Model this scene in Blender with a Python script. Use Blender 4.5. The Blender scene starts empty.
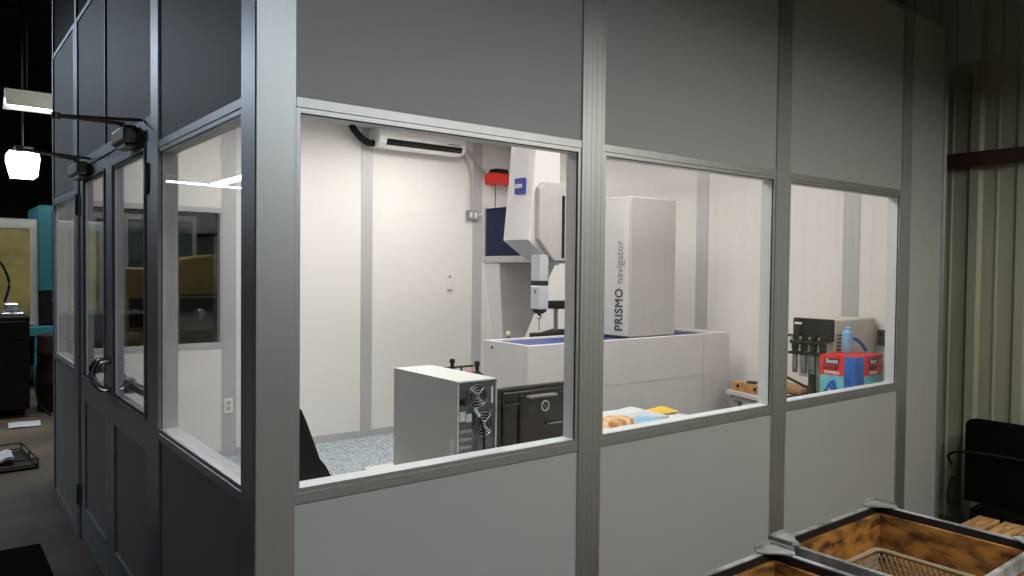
import bpy, bmesh, math, random
from mathutils import Vector, Matrix
random.seed(7)
R = math.radians
col = bpy.context.scene.collection
ORIGIN = {}

# ------------------------------------------------------------ materials
def lin(c):
    return tuple(((v / 255) / 12.92 if v / 255 <= .04045 else ((v / 255 + .055) / 1.055) ** 2.4) for v in c)

def mat(name, rgb, rough=.5, metal=0, var=.06, scale=6., bump=0., bscale=60., stretch=(1, 1, 1), rgb2=None, spec=.5, emit=None, estr=0, contrast=(.35, .65), coat=0):
    m = bpy.data.materials.new(name); m.use_nodes = True
    nt = m.node_tree; b = nt.nodes['Principled BSDF']
    c = lin(rgb); c2 = lin(rgb2) if rgb2 else tuple(v * (1 - var) for v in c)
    tc = nt.nodes.new('ShaderNodeTexCoord'); mp = nt.nodes.new('ShaderNodeMapping')
    mp.inputs['Scale'].default_value = stretch
    nt.links.new(tc.outputs['Object'], mp.inputs['Vector'])
    n = nt.nodes.new('ShaderNodeTexNoise'); n.inputs['Scale'].default_value = scale; n.inputs['Detail'].default_value = 4
    nt.links.new(mp.outputs[0], n.inputs['Vector'])
    r = nt.nodes.new('ShaderNodeValToRGB')
    r.color_ramp.elements[0].position = contrast[0]; r.color_ramp.elements[1].position = contrast[1]
    r.color_ramp.elements[0].color = (*c2, 1); r.color_ramp.elements[1].color = (*c, 1)
    nt.links.new(n.outputs['Fac'], r.inputs[0]); nt.links.new(r.outputs[0], b.inputs['Base Color'])
    b.inputs['Roughness'].default_value = rough; b.inputs['Metallic'].default_value = metal
    b.inputs['Specular IOR Level'].default_value = spec
    b.inputs['Coat Weight'].default_value = coat
    if bump:
        n2 = nt.nodes.new('ShaderNodeTexNoise'); n2.inputs['Scale'].default_value = bscale
        nt.links.new(mp.outputs[0], n2.inputs['Vector'])
        bp_ = nt.nodes.new('ShaderNodeBump'); bp_.inputs['Strength'].default_value = bump; bp_.inputs['Distance'].default_value = .004
        nt.links.new(n2.outputs['Fac'], bp_.inputs['Height']); nt.links.new(bp_.outputs[0], b.inputs['Normal'])
    if emit:
        b.inputs['Emission Color'].default_value = (*lin(emit), 1); b.inputs['Emission Strength'].default_value = estr
    return m

def glass(name, tint=(250, 252, 252), ior=1.5):
    m = bpy.data.materials.new(name); m.use_nodes = True; nt = m.node_tree
    nt.nodes.clear()
    out = nt.nodes.new('ShaderNodeOutputMaterial'); mix = nt.nodes.new('ShaderNodeMixShader')
    tr = nt.nodes.new('ShaderNodeBsdfTransparent'); tr.inputs[0].default_value = (*lin(tint), 1)
    gl = nt.nodes.new('ShaderNodeBsdfGlossy'); gl.inputs['Roughness'].default_value = 0.0
    fr = nt.nodes.new('ShaderNodeFresnel'); geo = nt.nodes.new('ShaderNodeNewGeometry')
    mr = nt.nodes.new('ShaderNodeMapRange')
    mr.inputs['To Min'].default_value = ior; mr.inputs['To Max'].default_value = 1 / ior
    nt.links.new(geo.outputs['Backfacing'], mr.inputs['Value']); nt.links.new(mr.outputs[0], fr.inputs['IOR'])
    nt.links.new(fr.outputs[0], mix.inputs[0]); nt.links.new(tr.outputs[0], mix.inputs[1]); nt.links.new(gl.outputs[0], mix.inputs[2])
    nt.links.new(mix.outputs[0], out.inputs[0])
    return m

M = {}
M['panel'] = mat('grey_wall_panel', (165, 167, 167), .55, var=.03, scale=3, bump=.04, bscale=220)
M['panel_in'] = mat('white_wall_panel', (230, 225, 222), .6, var=.015, scale=2)
M['alu'] = mat('anodised_aluminium', (184, 187, 190), .42, .85, var=.05, scale=5, stretch=(6, 6, .3))
M['alu_in'] = mat('pale_aluminium', (192, 190, 192), .5, .25, var=.03, scale=5, stretch=(6, 6, .3))
M['lining'] = mat('pale_window_lining', (208, 211, 214), .5, .05, var=.03)
M['door'] = mat('door_aluminium', (176, 182, 190), .45, .65, var=.04, scale=4)
M['gasket'] = mat('black_gasket', (22, 22, 26), .6)
M['glass'] = glass('clear_glass')
M['chrome'] = mat('chrome', (200, 200, 205), .15, 1, var=.02)
M['steel'] = mat('brushed_steel', (170, 172, 175), .3, 1, var=.1, scale=12)
M['silver'] = mat('satin_silver_paint', (214, 218, 226), .3, .4, var=.03)
M['darkmetal'] = mat('dark_metal', (70, 66, 62), .4, .8, var=.2)
M['closer'] = mat('bronze_grey_closer', (150, 146, 140), .4, .5, var=.1)
M['black'] = mat('black_plastic', (14, 14, 15), .6, var=.2, spec=.25)
M['rubber'] = mat('black_rubber', (14, 13, 12), .95, var=.3, scale=20, spec=.05)
M['blackgloss'] = mat('glossy_black_plastic', (14, 14, 16), .2, var=.1)
M['blackfab'] = mat('black_fabric', (14, 15, 22), .95, var=.4, scale=30, bump=.3)
M['white'] = mat('white_plastic', (232, 230, 226), .4, var=.02)
M['cmm'] = mat('light_grey_machine_paint', (208, 203, 203), .5, var=.02)
M['cmm2'] = mat('warm_grey_machine_paint', (178, 172, 172), .5, var=.02)
M['cmmbase'] = mat('off_white_machine_cover', (208, 202, 201), .5, var=.02)
M['bellows'] = mat('navy_bellows', (14, 32, 78), .7, var=.2)
M['blue'] = mat('logo_blue', (28, 48, 134), .4, var=.03)
M['granite'] = mat('black_granite', (50, 50, 54), .25, var=.5, scale=80)
M['red'] = mat('red_plastic', (224, 44, 30), .4, var=.05)
M['textgrey'] = mat('dark_grey_lettering', (58, 56, 58), .5)
M['textlight'] = mat('mid_grey_lettering', (120, 116, 118), .5)
M['textwhite'] = mat('white_lettering', (235, 238, 240), .5)
M['textblack'] = mat('black_lettering', (14, 14, 14), .5)
M['pc'] = mat('beige_grey_sheet_metal', (204, 204, 200), .45, .05, var=.03)
M['pcback'] = mat('galvanised_back_plate', (120, 126, 130), .35, .8, var=.35, scale=40)
M['carpet'] = mat('speckled_blue_carpet', (190, 196, 200), .95, rgb2=(124, 140, 152), scale=55, bump=.3, bscale=200, contrast=(.4, .58))
M['desk'] = mat('pale_laminate', (214, 206, 194), .5, var=.03)
M['concrete'] = mat('worn_concrete', (104, 88, 66), .7, rgb2=(64, 52, 38), scale=1.6, bump=.1, bscale=40)
M['corr'] = mat('olive_grey_corrugated_steel', (166, 166, 148), .5, .1, var=.1, scale=3, stretch=(3, 3, .4))
M['girt'] = mat('dark_red_primer', (52, 28, 26), .7, var=.2)
M['roof'] = mat('dark_roof_deck', (52, 48, 44), .8, var=.3, scale=2)
M['shopwall'] = mat('dark_shop_wall', (66, 58, 48), .8, var=.5, scale=.7)
M['teal'] = mat('teal_machine_paint', (48, 122, 130), .5, var=.35, scale=2)
M['wood'] = mat('stained_plywood', (172, 118, 56), .55, rgb2=(66, 38, 18), scale=9, stretch=(1, 1, 2.2), bump=.3, bscale=30, contrast=(.34, .58))
M['board'] = mat('pale_pine', (206, 164, 112), .7, rgb2=(150, 108, 66), scale=8, stretch=(1, 6, 6))
M['boxwood'] = mat('varnished_wood', (204, 158, 104), .5, rgb2=(170, 120, 74), scale=18)
M['crate'] = mat('worn_grey_crate_steel', (178, 178, 178), .5, .3, rgb2=(120, 118, 116), scale=9)
M['crateinner'] = mat('dark_blue_black_steel', (26, 26, 32), .6, .3, var=.3)
M['basket'] = mat('grey_beige_basket_plastic', (150, 138, 112), .6, var=.1)
M['card'] = mat('cardboard', (190, 146, 98), .8, rgb2=(160, 118, 78), scale=8)
M['paper'] = mat('white_paper', (206, 208, 212), .7, var=.12)
M['ltblue'] = mat('pale_blue_plastic', (130, 184, 218), .4, var=.08)
M['blueplastic'] = mat('strong_blue_plastic', (28, 92, 178), .35, var=.1)
M['yellow'] = mat('yellow_paper', (226, 190, 70), .6, var=.05)
M['orangebag'] = mat('orange_brown_film', (178, 110, 50), .3, rgb2=(232, 206, 160), scale=25, bump=.8, bscale=40)
M['boxred'] = mat('printed_red', (222, 36, 44), .5, var=.03)
M['boxteal'] = mat('printed_teal', (96, 180, 196), .5, rgb2=(120, 200, 208), scale=20)
M['boxblue'] = mat('printed_blue', (22, 70, 160), .5, rgb2=(40, 110, 190), scale=14)
M['instr'] = mat('putty_instrument_paint', (206, 202, 188), .5, var=.03)
M['yellowm'] = mat('dull_yellow_machine_paint', (158, 134, 74), .5, var=.35, scale=3)
M['olive'] = mat('door_glass_painted_glow', (190, 168, 96), .35, .2, rgb2=(96, 92, 66), scale=1.2, stretch=(1, 1, 1.6))  # yellowish glow inside the glass doors, painted into the pane colour
M['frame'] = mat('machine_door_frame', (186, 184, 170), .4, .3, var=.08)
M['green'] = mat('lime_plastic', (170, 220, 70), .5)
M['tube'] = mat('lit_tube', (255, 255, 255), .5, emit=(240, 246, 255), estr=9)
M['diff'] = mat('lit_diffuser', (255, 255, 255), .5, emit=(255, 250, 242), estr=5)
M['reflector'] = mat('white_enamel_reflector', (220, 220, 210), .5)
M['gold'] = mat('cream_ceramic', (226, 214, 180), .3)

# ------------------------------------------------------------ mesh builder
class MB:
    def __init__(s): s.bm = bmesh.new()
    def box(s, x0, x1, y0, y1, z0, z1, bev=0, seg=1):
        g = bmesh.ops.create_cube(s.bm, size=1)
        for v in g['verts']:
            v.co = Vector(((x0 + x1) / 2 + v.co.x * (x1 - x0), (y0 + y1) / 2 + v.co.y * (y1 - y0), (z0 + z1) / 2 + v.co.z * (z1 - z0)))
        if bev:
            es = list({e for v in g['verts'] for e in v.link_edges})
            bmesh.ops.bevel(s.bm, geom=es, offset=bev, segments=seg, affect='EDGES', profile=.5)
        return s
    def prism(s, poly, a0, a1, axis='z', bev=0):
        def P(u, v, w): return {'z': (u, v, w), 'y': (u, w, v), 'x': (w, u, v)}[axis]
        lo = [s.bm.verts.new(P(u, v, a0)) for u, v in poly]; hi = [s.bm.verts.new(P(u, v, a1)) for u, v in poly]
        n = len(poly); fs = [s.bm.faces.new(lo), s.bm.faces.new(hi)]
        for i in range(n): fs.append(s.bm.faces.new((lo[i], lo[(i + 1) % n], hi[(i + 1) % n], hi[i])))
        bmesh.ops.recalc_face_normals(s.bm, faces=fs)
        if bev:
            bmesh.ops.bevel(s.bm, geom=list({e for f in fs for e in f.edges}), offset=bev, segments=2, affect='EDGES', profile=.5)
        return s
    def tube(s, pts, r, seg=10, caps=True, rs=None):
        pts = [Vector(p) for p in pts]; rings = []; up = Vector((0, 0, 1))
        for i, p in enumerate(pts):
            t = (pts[min(i + 1, len(pts) - 1)] - pts[max(i - 1, 0)]).normalized()
            a = t.cross(up)
            if a.length < .05: a = t.cross(Vector((1, 0, 0)))
            a.normalize(); b = t.cross(a).normalized(); rr = rs[i] if rs else r
            rings.append([s.bm.verts.new(p + a * math.cos(2 * math.pi * k / seg) * rr + b * math.sin(2 * math.pi * k / seg) * rr) for k in range(seg)])
        fs = []
        for i in range(len(rings) - 1):
            for k in range(seg):
                fs.append(s.bm.faces.new((rings[i][k], rings[i][(k + 1) % seg], rings[i + 1][(k + 1) % seg], rings[i + 1][k])))
        if caps: fs += [s.bm.faces.new(rings[0]), s.bm.faces.new(rings[-1])]
        bmesh.ops.recalc_face_normals(s.bm, faces=fs)
        return s
    def lathe(s, prof, c, axis='z', seg=24):
        rings = []
        def P(u, v, w): return Vector(c) + Vector({'z': (u, v, w), 'y': (u, w, v), 'x': (w, u, v)}[axis])
        for r, h in prof:
            rings.append([s.bm.verts.new(P(max(r, .0004) * math.cos(2 * math.pi * k / seg), max(r, .0004) * math.sin(2 * math.pi * k / seg), h)) for k in range(seg)])
        fs = []
        for i in range(len(rings) - 1):
            for k in range(seg): fs.append(s.bm.faces.new((rings[i][k], rings[i][(k + 1) % seg], rings[i + 1][(k + 1) % seg], rings[i + 1][k])))
        fs += [s.bm.faces.new(rings[0]), s.bm.faces.new(rings[-1])]
        bmesh.ops.recalc_face_normals(s.bm, faces=fs)
        return s
    def torus(s, c, Rm, r, axis='y', seg=24, a0=0, a1=360):
        n = max(3, int(seg * abs(a1 - a0) / 360)) + 1; pts = []
        for i in range(n):
            a = R(a0 + (a1 - a0) * i / (n - 1)); u, v = Rm * math.cos(a), Rm * math.sin(a)
            pts.append(Vector(c) + Vector({'z': (u, v, 0), 'y': (u, 0, v), 'x': (0, u, v)}[axis]))
        return s.tube(pts, r, 6)
    def loft(s, rings):
        rs = [[s.bm.verts.new(p) for p in r] for r in rings]; n = len(rs[0]); fs = []
        for i in range(len(rs) - 1):
            for k in range(n): fs.append(s.bm.faces.new((rs[i][k], rs[i][(k + 1) % n], rs[i + 1][(k + 1) % n], rs[i + 1][k])))
        fs += [s.bm.faces.new(rs[0]), s.bm.faces.new(rs[-1])]
        bmesh.ops.recalc_face_normals(s.bm, faces=fs); return s
    def grid(s, fn, nu, nv, thick=.002):
        top = [[s.bm.verts.new(fn(i / nu, j / nv)) for j in range(nv + 1)] for i in range(nu + 1)]
        bot = [[s.bm.verts.new(Vector(fn(i / nu, j / nv)) - Vector((0, 0, thick))) for j in range(nv + 1)] for i in range(nu + 1)]
        fs = []
        for i in range(nu):
            for j in range(nv):
                fs.append(s.bm.faces.new((top[i][j], top[i + 1][j], top[i + 1][j + 1], top[i][j + 1])))
                fs.append(s.bm.faces.new((bot[i][j], bot[i][j + 1], bot[i + 1][j + 1], bot[i + 1][j])))
        def side(a, b): 
            for k in range(len(a) - 1): fs.append(s.bm.faces.new((a[k], a[k + 1], b[k + 1], b[k])))
        side(top[0], bot[0]); side(top[-1], bot[-1])
        side([r[0] for r in top], [r[0] for r in bot]); side([r[-1] for r in top], [r[-1] for r in bot])
        bmesh.ops.recalc_face_normals(s.bm, faces=fs); return s
    def build(s, name, m, parent=None, smooth=False, local=False):
        me = bpy.data.meshes.new(name)
        if parent is not None:
            if not local: bmesh.ops.translate(s.bm, verts=s.bm.verts, vec=-ORIGIN[parent.name])
            org = ORIGIN[parent.name]
        else:
            xs = [v.co for v in s.bm.verts]
            org = Vector(((min(v.x for v in xs) + max(v.x for v in xs)) / 2, (min(v.y for v in xs) + max(v.y for v in xs)) / 2, min(v.z for v in xs)))
            bmesh.ops.translate(s.bm, verts=s.bm.verts, vec=-org)
        s.bm.to_mesh(me); s.bm.free()
        me.materials.append(m if not isinstance(m, str) else M[m])
        if smooth:
            for p in me.polygons: p.use_smooth = True
            try: me.set_sharp_from_angle(angle=R(35))
            except Exception: pass
        o = bpy.data.objects.new(name, me); col.objects.link(o)
        if parent is not None: o.parent = parent
        else: o.location = org
        ORIGIN[o.name] = org.copy()
        return o

def tag(o, label, cat, group=None, kind=None):
    o['label'] = label; o['category'] = cat
    if group: o['group'] = group
    if kind: o['kind'] = kind
    return o
def thing(name, label, cat, loc=(0, 0, 0), rz=0, group=None):
    o = bpy.data.objects.new(name, None); col.objects.link(o); o.location = loc; o.rotation_euler = (0, 0, rz)
    o.empty_display_size = .1
    ORIGIN[o.name] = Vector(loc); return tag(o, label, cat, group)
def struct(o, label=None):
    o['kind'] = 'structure'
    if label: o['label'] = label
    return o
def sgroup(name, loc=(0, 0, 0), label=None):
    o = bpy.data.objects.new(name, None); col.objects.link(o); o.location = loc; ORIGIN[o.name] = Vector(loc)
    return struct(o, label)
def copy_tree(o, parent=None):
    c = o.copy(); col.objects.link(c)
    if parent is not None: c.parent = parent
    for ch in list(o.children): copy_tree(ch, c)
    return c
def text(s, size, m, parent, loc, right, up, name='lettering', bold=0, ext=.0006, sx=1.0, sp=1.0):
    """lettering as thin raised mesh; loc = world position of its lower left corner"""
    cu = bpy.data.curves.new(name, 'FONT'); cu.body = s; cu.size = size; cu.extrude = ext; cu.space_character = sp; cu.bevel_depth = bold; cu.bevel_resolution = 0
    t = bpy.data.objects.new('tmp', cu); col.objects.link(t)
    bpy.context.view_layer.update()
    me = bpy.data.meshes.new_from_object(t.evaluated_get(bpy.context.evaluated_depsgraph_get()))
    bpy.data.objects.remove(t); bpy.data.curves.remove(cu)
    r = Vector(right).normalized(); u = Vector(up).normalized(); n = r.cross(u)
    base = Vector(loc) - ORIGIN[parent.name]
    mx = Matrix((r * sx, u, n)).transposed().to_4x4(); mx.translation = base
    me.transform(mx); me.materials.clear(); me.materials.append(M[m])
    o = bpy.data.objects.new(name, me); col.objects.link(o); o.parent = parent; ORIGIN[o.name] = ORIGIN[parent.name]
    return o
def arc(c, r, a0, a1, n, f):
    return [f(c[0] + r * math.cos(R(a0 + (a1 - a0) * i / n)), c[1] + r * math.sin(R(a0 + (a1 - a0) * i / n))) for i in range(n + 1)]
def catmull(P, n=8):
    P = [Vector(p) for p in P]; Q = [P[0]] + P + [P[-1]]; out = []
    for i in range(1, len(Q) - 2):
        for k in range(n):
            t = k / n; a, b, c, d = Q[i - 1], Q[i], Q[i + 1], Q[i + 2]
            out.append(.5 * ((2 * b) + (c - a) * t + (2 * a - 5 * b + 4 * c - d) * t * t + (3 * b - a - 3 * c + d) * t ** 3))
    return out + [P[-1]]

# ------------------------------------------------------------ room dimensions
T = .064                      # wall thickness
YB = 4.194                    # inner face of the back wall
XR = 4.112                    # inner face of the right wall
ZT, ZB, ZH = 1.967, .931, 2.917
ZF = 3.02                     # top of the front wall
PW = .1106
POSTS = [0.0124 + 1.2192 * k for k in (1, 2, 3)]

def post_poly(a0, a1, f0, f1):
    """fluted post: a = along the wall, f0 = outer face, f1 = inner face"""
    g = .0011; d = .0009 * (1 if f1 > f0 else -1); w = a1 - a0; p = [(a0, f0)]
    for k in (.14, .4, .6, .86):
        u = a0 + w * k; p += [(u - g, f0), (u - g * .5, f0 + d), (u + g * .5, f0 + d), (u + g, f0)]
    p += [(a1, f0), (a1, f1)]
    for k in (.86, .6, .4, .14):
        u = a0 + w * k; p += [(u + g, f1), (u + g * .5, f1 - d), (u - g * .5, f1 - d), (u - g, f1)]
    return p + [(a0, f1)]

# ------------------------------------------------------------ shop shell
struct(MB().box(-9, 4.9, -7, 20, -.12, 0).build('floor', 'concrete'))
struct(MB().box(-9, 4.9, -7, 20, 5.6, 5.75).build('ceiling', 'roof'))
def corrugated(x, y0, y1, z0, z1):
    m = MB(); pts = []; y = y0
    while y < y1:
        pts += [(x, y), (x, y + .08), (x - .008, y + .085), (x - .008, y + .095), (x, y + .10), (x, y + .17), (x - .022, y + .19), (x - .022, y + .24)]; y += .26
    pts += [(x, y)]
    poly = pts + [(x + .03, y), (x + .03, y0)]
    m.prism(poly, z0, z1, 'z'); return m
struct(corrugated(4.46, -7.03, 20, 0, 5.6).build('wall_right_side', 'corr'))
struct(MB().box(-9.1, -9, -7, 20, 0, 5.6).build('wall_left_side', 'shopwall'))
struct(MB().box(-9, 4.9, 20, 20.1, 0, 5.6).build('wall_far_side', 'shopwall'))
struct(MB().box(-9, 4.9, -7.1, -7, 0, 5.6).build('wall_near_side', 'shopwall'))
struct(MB().prism([(4.36, 2.21), (4.43, 2.21), (4.43, 2.22), (4.375, 2.22), (4.375, 2.28), (4.43, 2.28), (4.43, 2.29), (4.36, 2.29)], -7, 20, 'y').build('trim_1', 'girt'))
for i, yy in enumerate((5.6, 8.2, 10.8, 13.4, 16.0)):
    b = MB().box(-9, 4.4, yy - .06, yy + .06, 5.1, 5.12).box(-9, 4.4, yy - .06, yy + .06, 5.4, 5.42).box(-9, 4.4, yy - .008, yy + .008, 5.1, 5.42)
    struct(b.build('trim_%d' % (i + 2), 'girt'))

# ------------------------------------------------------------ front wall of the room
wf = sgroup('wall_front', (2.1, 0, 0))
edges = [(.111, POSTS[0] - PW / 2), (POSTS[0] + PW / 2, POSTS[1] - PW / 2), (POSTS[1] + PW / 2, POSTS[2] - PW / 2)]
MB().prism([(-.002, .002), (0, -.001), (.002, -.002), (.109, -.002), (.111, 0), (.111, T), (T, T), (T, .111), (0, .111), (-.002, .109)], 0, ZF, 'z').build('corner_post', 'alu', wf)
for c in POSTS:
    MB().prism(post_poly(c - PW / 2, c + PW / 2, -.002, T), 0, ZF, 'z').build('post', 'alu', wf)
MB().prism(post_poly(4.135, 4.178, -.002, T), 0, ZF, 'z').build('post', 'alu', wf)
for a, b in edges:
    MB().box(a, b, .006, .05, ZT + .042, ZF - .02).build('upper_panel', 'panel', wf)
    MB().box(a, b, .0505, .06, ZT + .042, ZF - .02).build('inner_panel', 'panel_in', wf)
    MB().box(a, b, .006, .05, .06, ZB - .044).build('lower_panel', 'panel', wf)
    MB().box(a, b, .0505, .06, .06, ZB - .044).build('inner_panel', 'panel_in', wf)
a, b = POSTS[2] + PW / 2, 4.135
MB().box(a, b, .006, .05, .06, ZF - .02).build('end_panel', 'panel', wf)
MB().box(a, b, .0505, .06, .06, ZF - .02).build('inner_panel', 'panel_in', wf)
MB().box(.111, 4.178, .0, T, 0, .058).build('bottom_rail', 'alu', wf)
MB().box(.111, 4.178, .0, T, ZF - .02, ZF + .004).build('top_rail', 'alu', wf)

def window(n, axis, a, b, f0, s, z0=ZB, z1=ZT, ml=.014, mr=.014, fm='alu', inner='lining'):
    """a..b clear distance between posts; f0 outer face, s = +1/-1 inward"""
    g = sgroup('window_%d' % n, (((a + b) / 2, f0, z0) if axis == 'x' else (f0, (a + b) / 2, z0)))
    def bx(m, u0, u1, w0, w1, zz0, zz1, bev=0):
        w0, w1 = sorted((f0 + s * w0, f0 + s * w1))
        if axis == 'x': m.box(u0, u1, w0, w1, zz0, zz1, bev)
        else: m.box(w0, w1, u0, u1, zz0, zz1, bev)
        return m
    m = MB()                                    # outer two-step frame
    bx(m, a, b, 0, .05, z1 + .014, z1 + .042, .001); bx(m, a, b, .0, .05, z0 - .044, z0 - .014, .001)
    bx(m, a, b, .003, .012, z1, z1 + .0135); bx(m, a, b, .003, .012, z0 - .0135, z0)
    bx(m, a, a + ml, .003, .012, z0, z1); bx(m, b - mr, b, .003, .012, z0, z1)
    m.build('frame', fm, g)
    m = MB()                                    # pale inner lining: sill, head, jambs
    bx(m, a, b, .012, T + .004, z0 - .014, z0); bx(m, a, b, .012, T + .004, z1, z1 + .014)
    bx(m, a, a + ml, .012, T + .004, z0, z1); bx(m, b - mr, b, .012, T + .004, z0, z1)
    m.build('sill', inner, g)
    m = MB(); k = .0025 if axis == 'x' else .001
    bx(m, a + ml, a + ml + k, .008, .012, z0, z1); bx(m, b - mr - k, b - mr, .008, .012, z0, z1)
    bx(m, a + ml + k, b - mr - k, .008, .012, z1 - k, z1)
    m.build('gasket', 'gasket', g)
    bx(MB(), a + ml + .0002, b - mr - .0002, .0125, .0175, z0 + .0002, z1 - .0002).build('pane', 'glass', g)
    return g
window(1, 'x', edges[0][0], edges[0][1], 0, 1, ml=.013, mr=.014)
window(2, 'x', edges[1][0], edges[1][1], 0, 1)
window(3, 'x', edges[2][0], edges[2][1], 0, 1)

# ------------------------------------------------------------ left wall with the double door
wl = sgroup('wall_left', (0, 2, 0))
YP = [(1.034, 1.15)]
YE = 3.87
MB().prism([(v, u) for u, v in post_poly(1.034, 1.145, -.002, T)], 0, ZH, 'z').build('post', 'alu', wl)
window(4, 'y', .111, 1.034, 0, 1, ml=.004, mr=.004)
for (y0, y1, z0, z1) in ((.111, 1.034, .06, ZB - .044), (.111, 1.034, ZT + .042, ZH - .02), (1.145, 2.05, 2.12, ZH - .02), (2.062, 2.86, 2.12, ZH - .02), (2.99, YE - .05, ZT + .02, ZH - .02), (2.99, YE - .05, .06, ZB - .02)):
    MB().box(.006, .05, y0, y1, z0, z1).build('panel', 'panel', wl)
    MB().box(.0505, .06, y0, y1, z0, z1).build('inner_panel', 'panel_in', wl)
MB().box(-.002, T, 2.05, 2.062, 2.12, ZH - .02).build('seam_strip', 'door', wl)
MB().prism([(v, u) for u, v in post_poly(2.86, 2.99, -.002, T)], 0, ZH, 'z').build('post', 'door', wl)
MB().prism([(-.002, YE - .05), (-.002, YE), (.05, YB + T), (.16, YB + T), (.16, YB), (T, YE - .05)], 0, ZH, 'z').build('end_post', 'door', wl)
MB().box(0, .03, YE - .035, YE, ZH + .005, 3.7).build('end_post', 'door', wl)
MB().box(0, .03, 2.90, 2.955, ZH + .005, 3.7).build('post', 'door', wl)
MB().box(.01, .03, 2.956, YE - .036, ZH + .005, 3.7).build('transom_panel', 'blackgloss', wl)
MB().box(.01, .03, .112, 2.899, ZH + .005, 3.7).build('transom_panel', 'blackgloss', wl)
MB().box(0, T, 1.145, 1.2, 0, 2.12).box(0, T, 1.2, 2.86, 2.07, 2.12).box(0, T, 2.84, 2.86, 0, 2.07).build('door_frame', 'door', wl)
MB().box(0, T, .111, 1.034, 0, .058).box(0, T, 2.99, YE, 0, .058).build('bottom_rail', 'alu', wl)
MB().box(0, T, .111, YE, ZH - .02, ZH + .004).build('top_rail', 'door', wl)
window(5, 'y', 2.99, YE - .05, 0, 1, ZB + .03, ZT - .03, fm='door')

def door(n, y0, y1, hinge_low):
    g = sgroup('door_%d' % n, (0, (y0 + y1) / 2, .01))
    gy0, gy1 = (y0 + .075, y1 - .115) if hinge_low else (y0 + .085, y1 - .14)
    gz0, gz1 = .935, 2.0
    m = MB()
    m.box(.008, .052, y0, gy0, .012, 2.066).box(.008, .052, gy1, y1, .012, 2.066)
    m.box(.008, .052, gy0, gy1, gz1, 2.066).box(.008, .052, gy0, gy1, .80, gz0)
    m.box(.008, .052, gy0, gy1, .012, .2)
    m.build('leaf', 'door', g)
    MB().box(.016, .046, gy0, gy1, .2, .80).build('kick_panel', 'panel', g)
    k = .012
    m = MB().box(.006, .012, gy0, gy0 + k, gz0, gz1).box(.006, .012, gy1 - k, gy1, gz0, gz1).box(.006, .012, gy0 + k, gy1 - k, gz1 - k, gz1).box(.006, .012, gy0 + k, gy1 - k, gz0, gz0 + k)
    m.build('glazing_bead', 'gasket', g)
    m = MB().box(.001, .009, gy0 - .01, gy0, gz0 - .01, gz1 + .01).box(.001, .009, gy1, gy1 + .01, gz0 - .01, gz1 + .01).box(.001, .009, gy0, gy1, gz0 - .01, gz0).box(.001, .009, gy0, gy1, gz1, gz1 + .01)
    m.build('glazing_trim', 'alu_in', g)
    MB().box(.0125, .018, gy0 + .004, gy1 - .004, gz0 + .004, gz1 - .004).build('pane', 'glass', g)
    # D shaped pull handle
    yh = y1 - .05 if hinge_low else y0 + .05
    s = 1
    m = MB()
    pts = [(.008, yh, 1.09), (-.02, yh, 1.09)] + [(-.02 - .042 * math.sin(R(a)), yh, 1.022 + .068 * math.cos(R(a))) for a in range(15, 180, 15)] + [(-.02, yh, .954), (.008, yh, .954)]
    m.tube(pts, .0095, 10)
    m.lathe([(.018, 0), (.018, .006)], (.001, yh, 1.09), 'x').lathe([(.018, 0), (.018, .006)], (.001, yh, .954), 'x')
    m.build('pull_handle', 'chrome', g, smooth=True)
    # panic bar on the inner face
    m = MB().box(.075, .105, y0 + .1, y1 - .1, .955, .995, .006).box(.052, .1, y0 + .07, y0 + .13, .94, 1.01, .004).box(.052, .1, y1 - .13, y1 - .07, .94, 1.01, .004)
    m.build('push_bar', 'steel', g)
    hy = y0 - .012 if hinge_low else y1 + .006
    for z in (.25, 1.88):
        h = MB().tube([(-.006, hy, z - .06), (-.006, hy, z + .06)], .009, 10).box(-.003, .006, hy - .028, hy + .028, z - .055, z + .055).build('hinge', 'steel', g)
    # closer
    ya, yb = (1.36, 1.61) if hinge_low else (2.50, 2.80)
    zc = 2.045 if hinge_low else 2.02
    c = MB().box(-.055, -.001, ya, yb, zc, zc + .065, .012, 3).box(-.04, -.0005, ya + .05, yb - .05, zc - .018, zc).lathe([(.02, 0), (.02, .02)], (-.028, (ya + yb) / 2, zc + .06), 'z').build('closer', 'closer', g)
    yc = (ya + yb) / 2
    e = (-.30, 1.62 if hinge_low else 2.62, 2.13)
    e2 = (-.27, 1.5, 2.135) if hinge_low else (-.30, 2.56, 2.125)
    m = MB().tube([(-.028, yc, zc + .085), e2], .008, 6).tube([e2, (-.005, yc - .22, zc + .07)], .007, 6)
    m.lathe([(.016, -.012), (.016, .012)], e2, 'z').build('closer_arm', 'closer', c)
    return g
door(1, 1.205, 2.025, True)
door(2, 2.03, 2.838, False)

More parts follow.
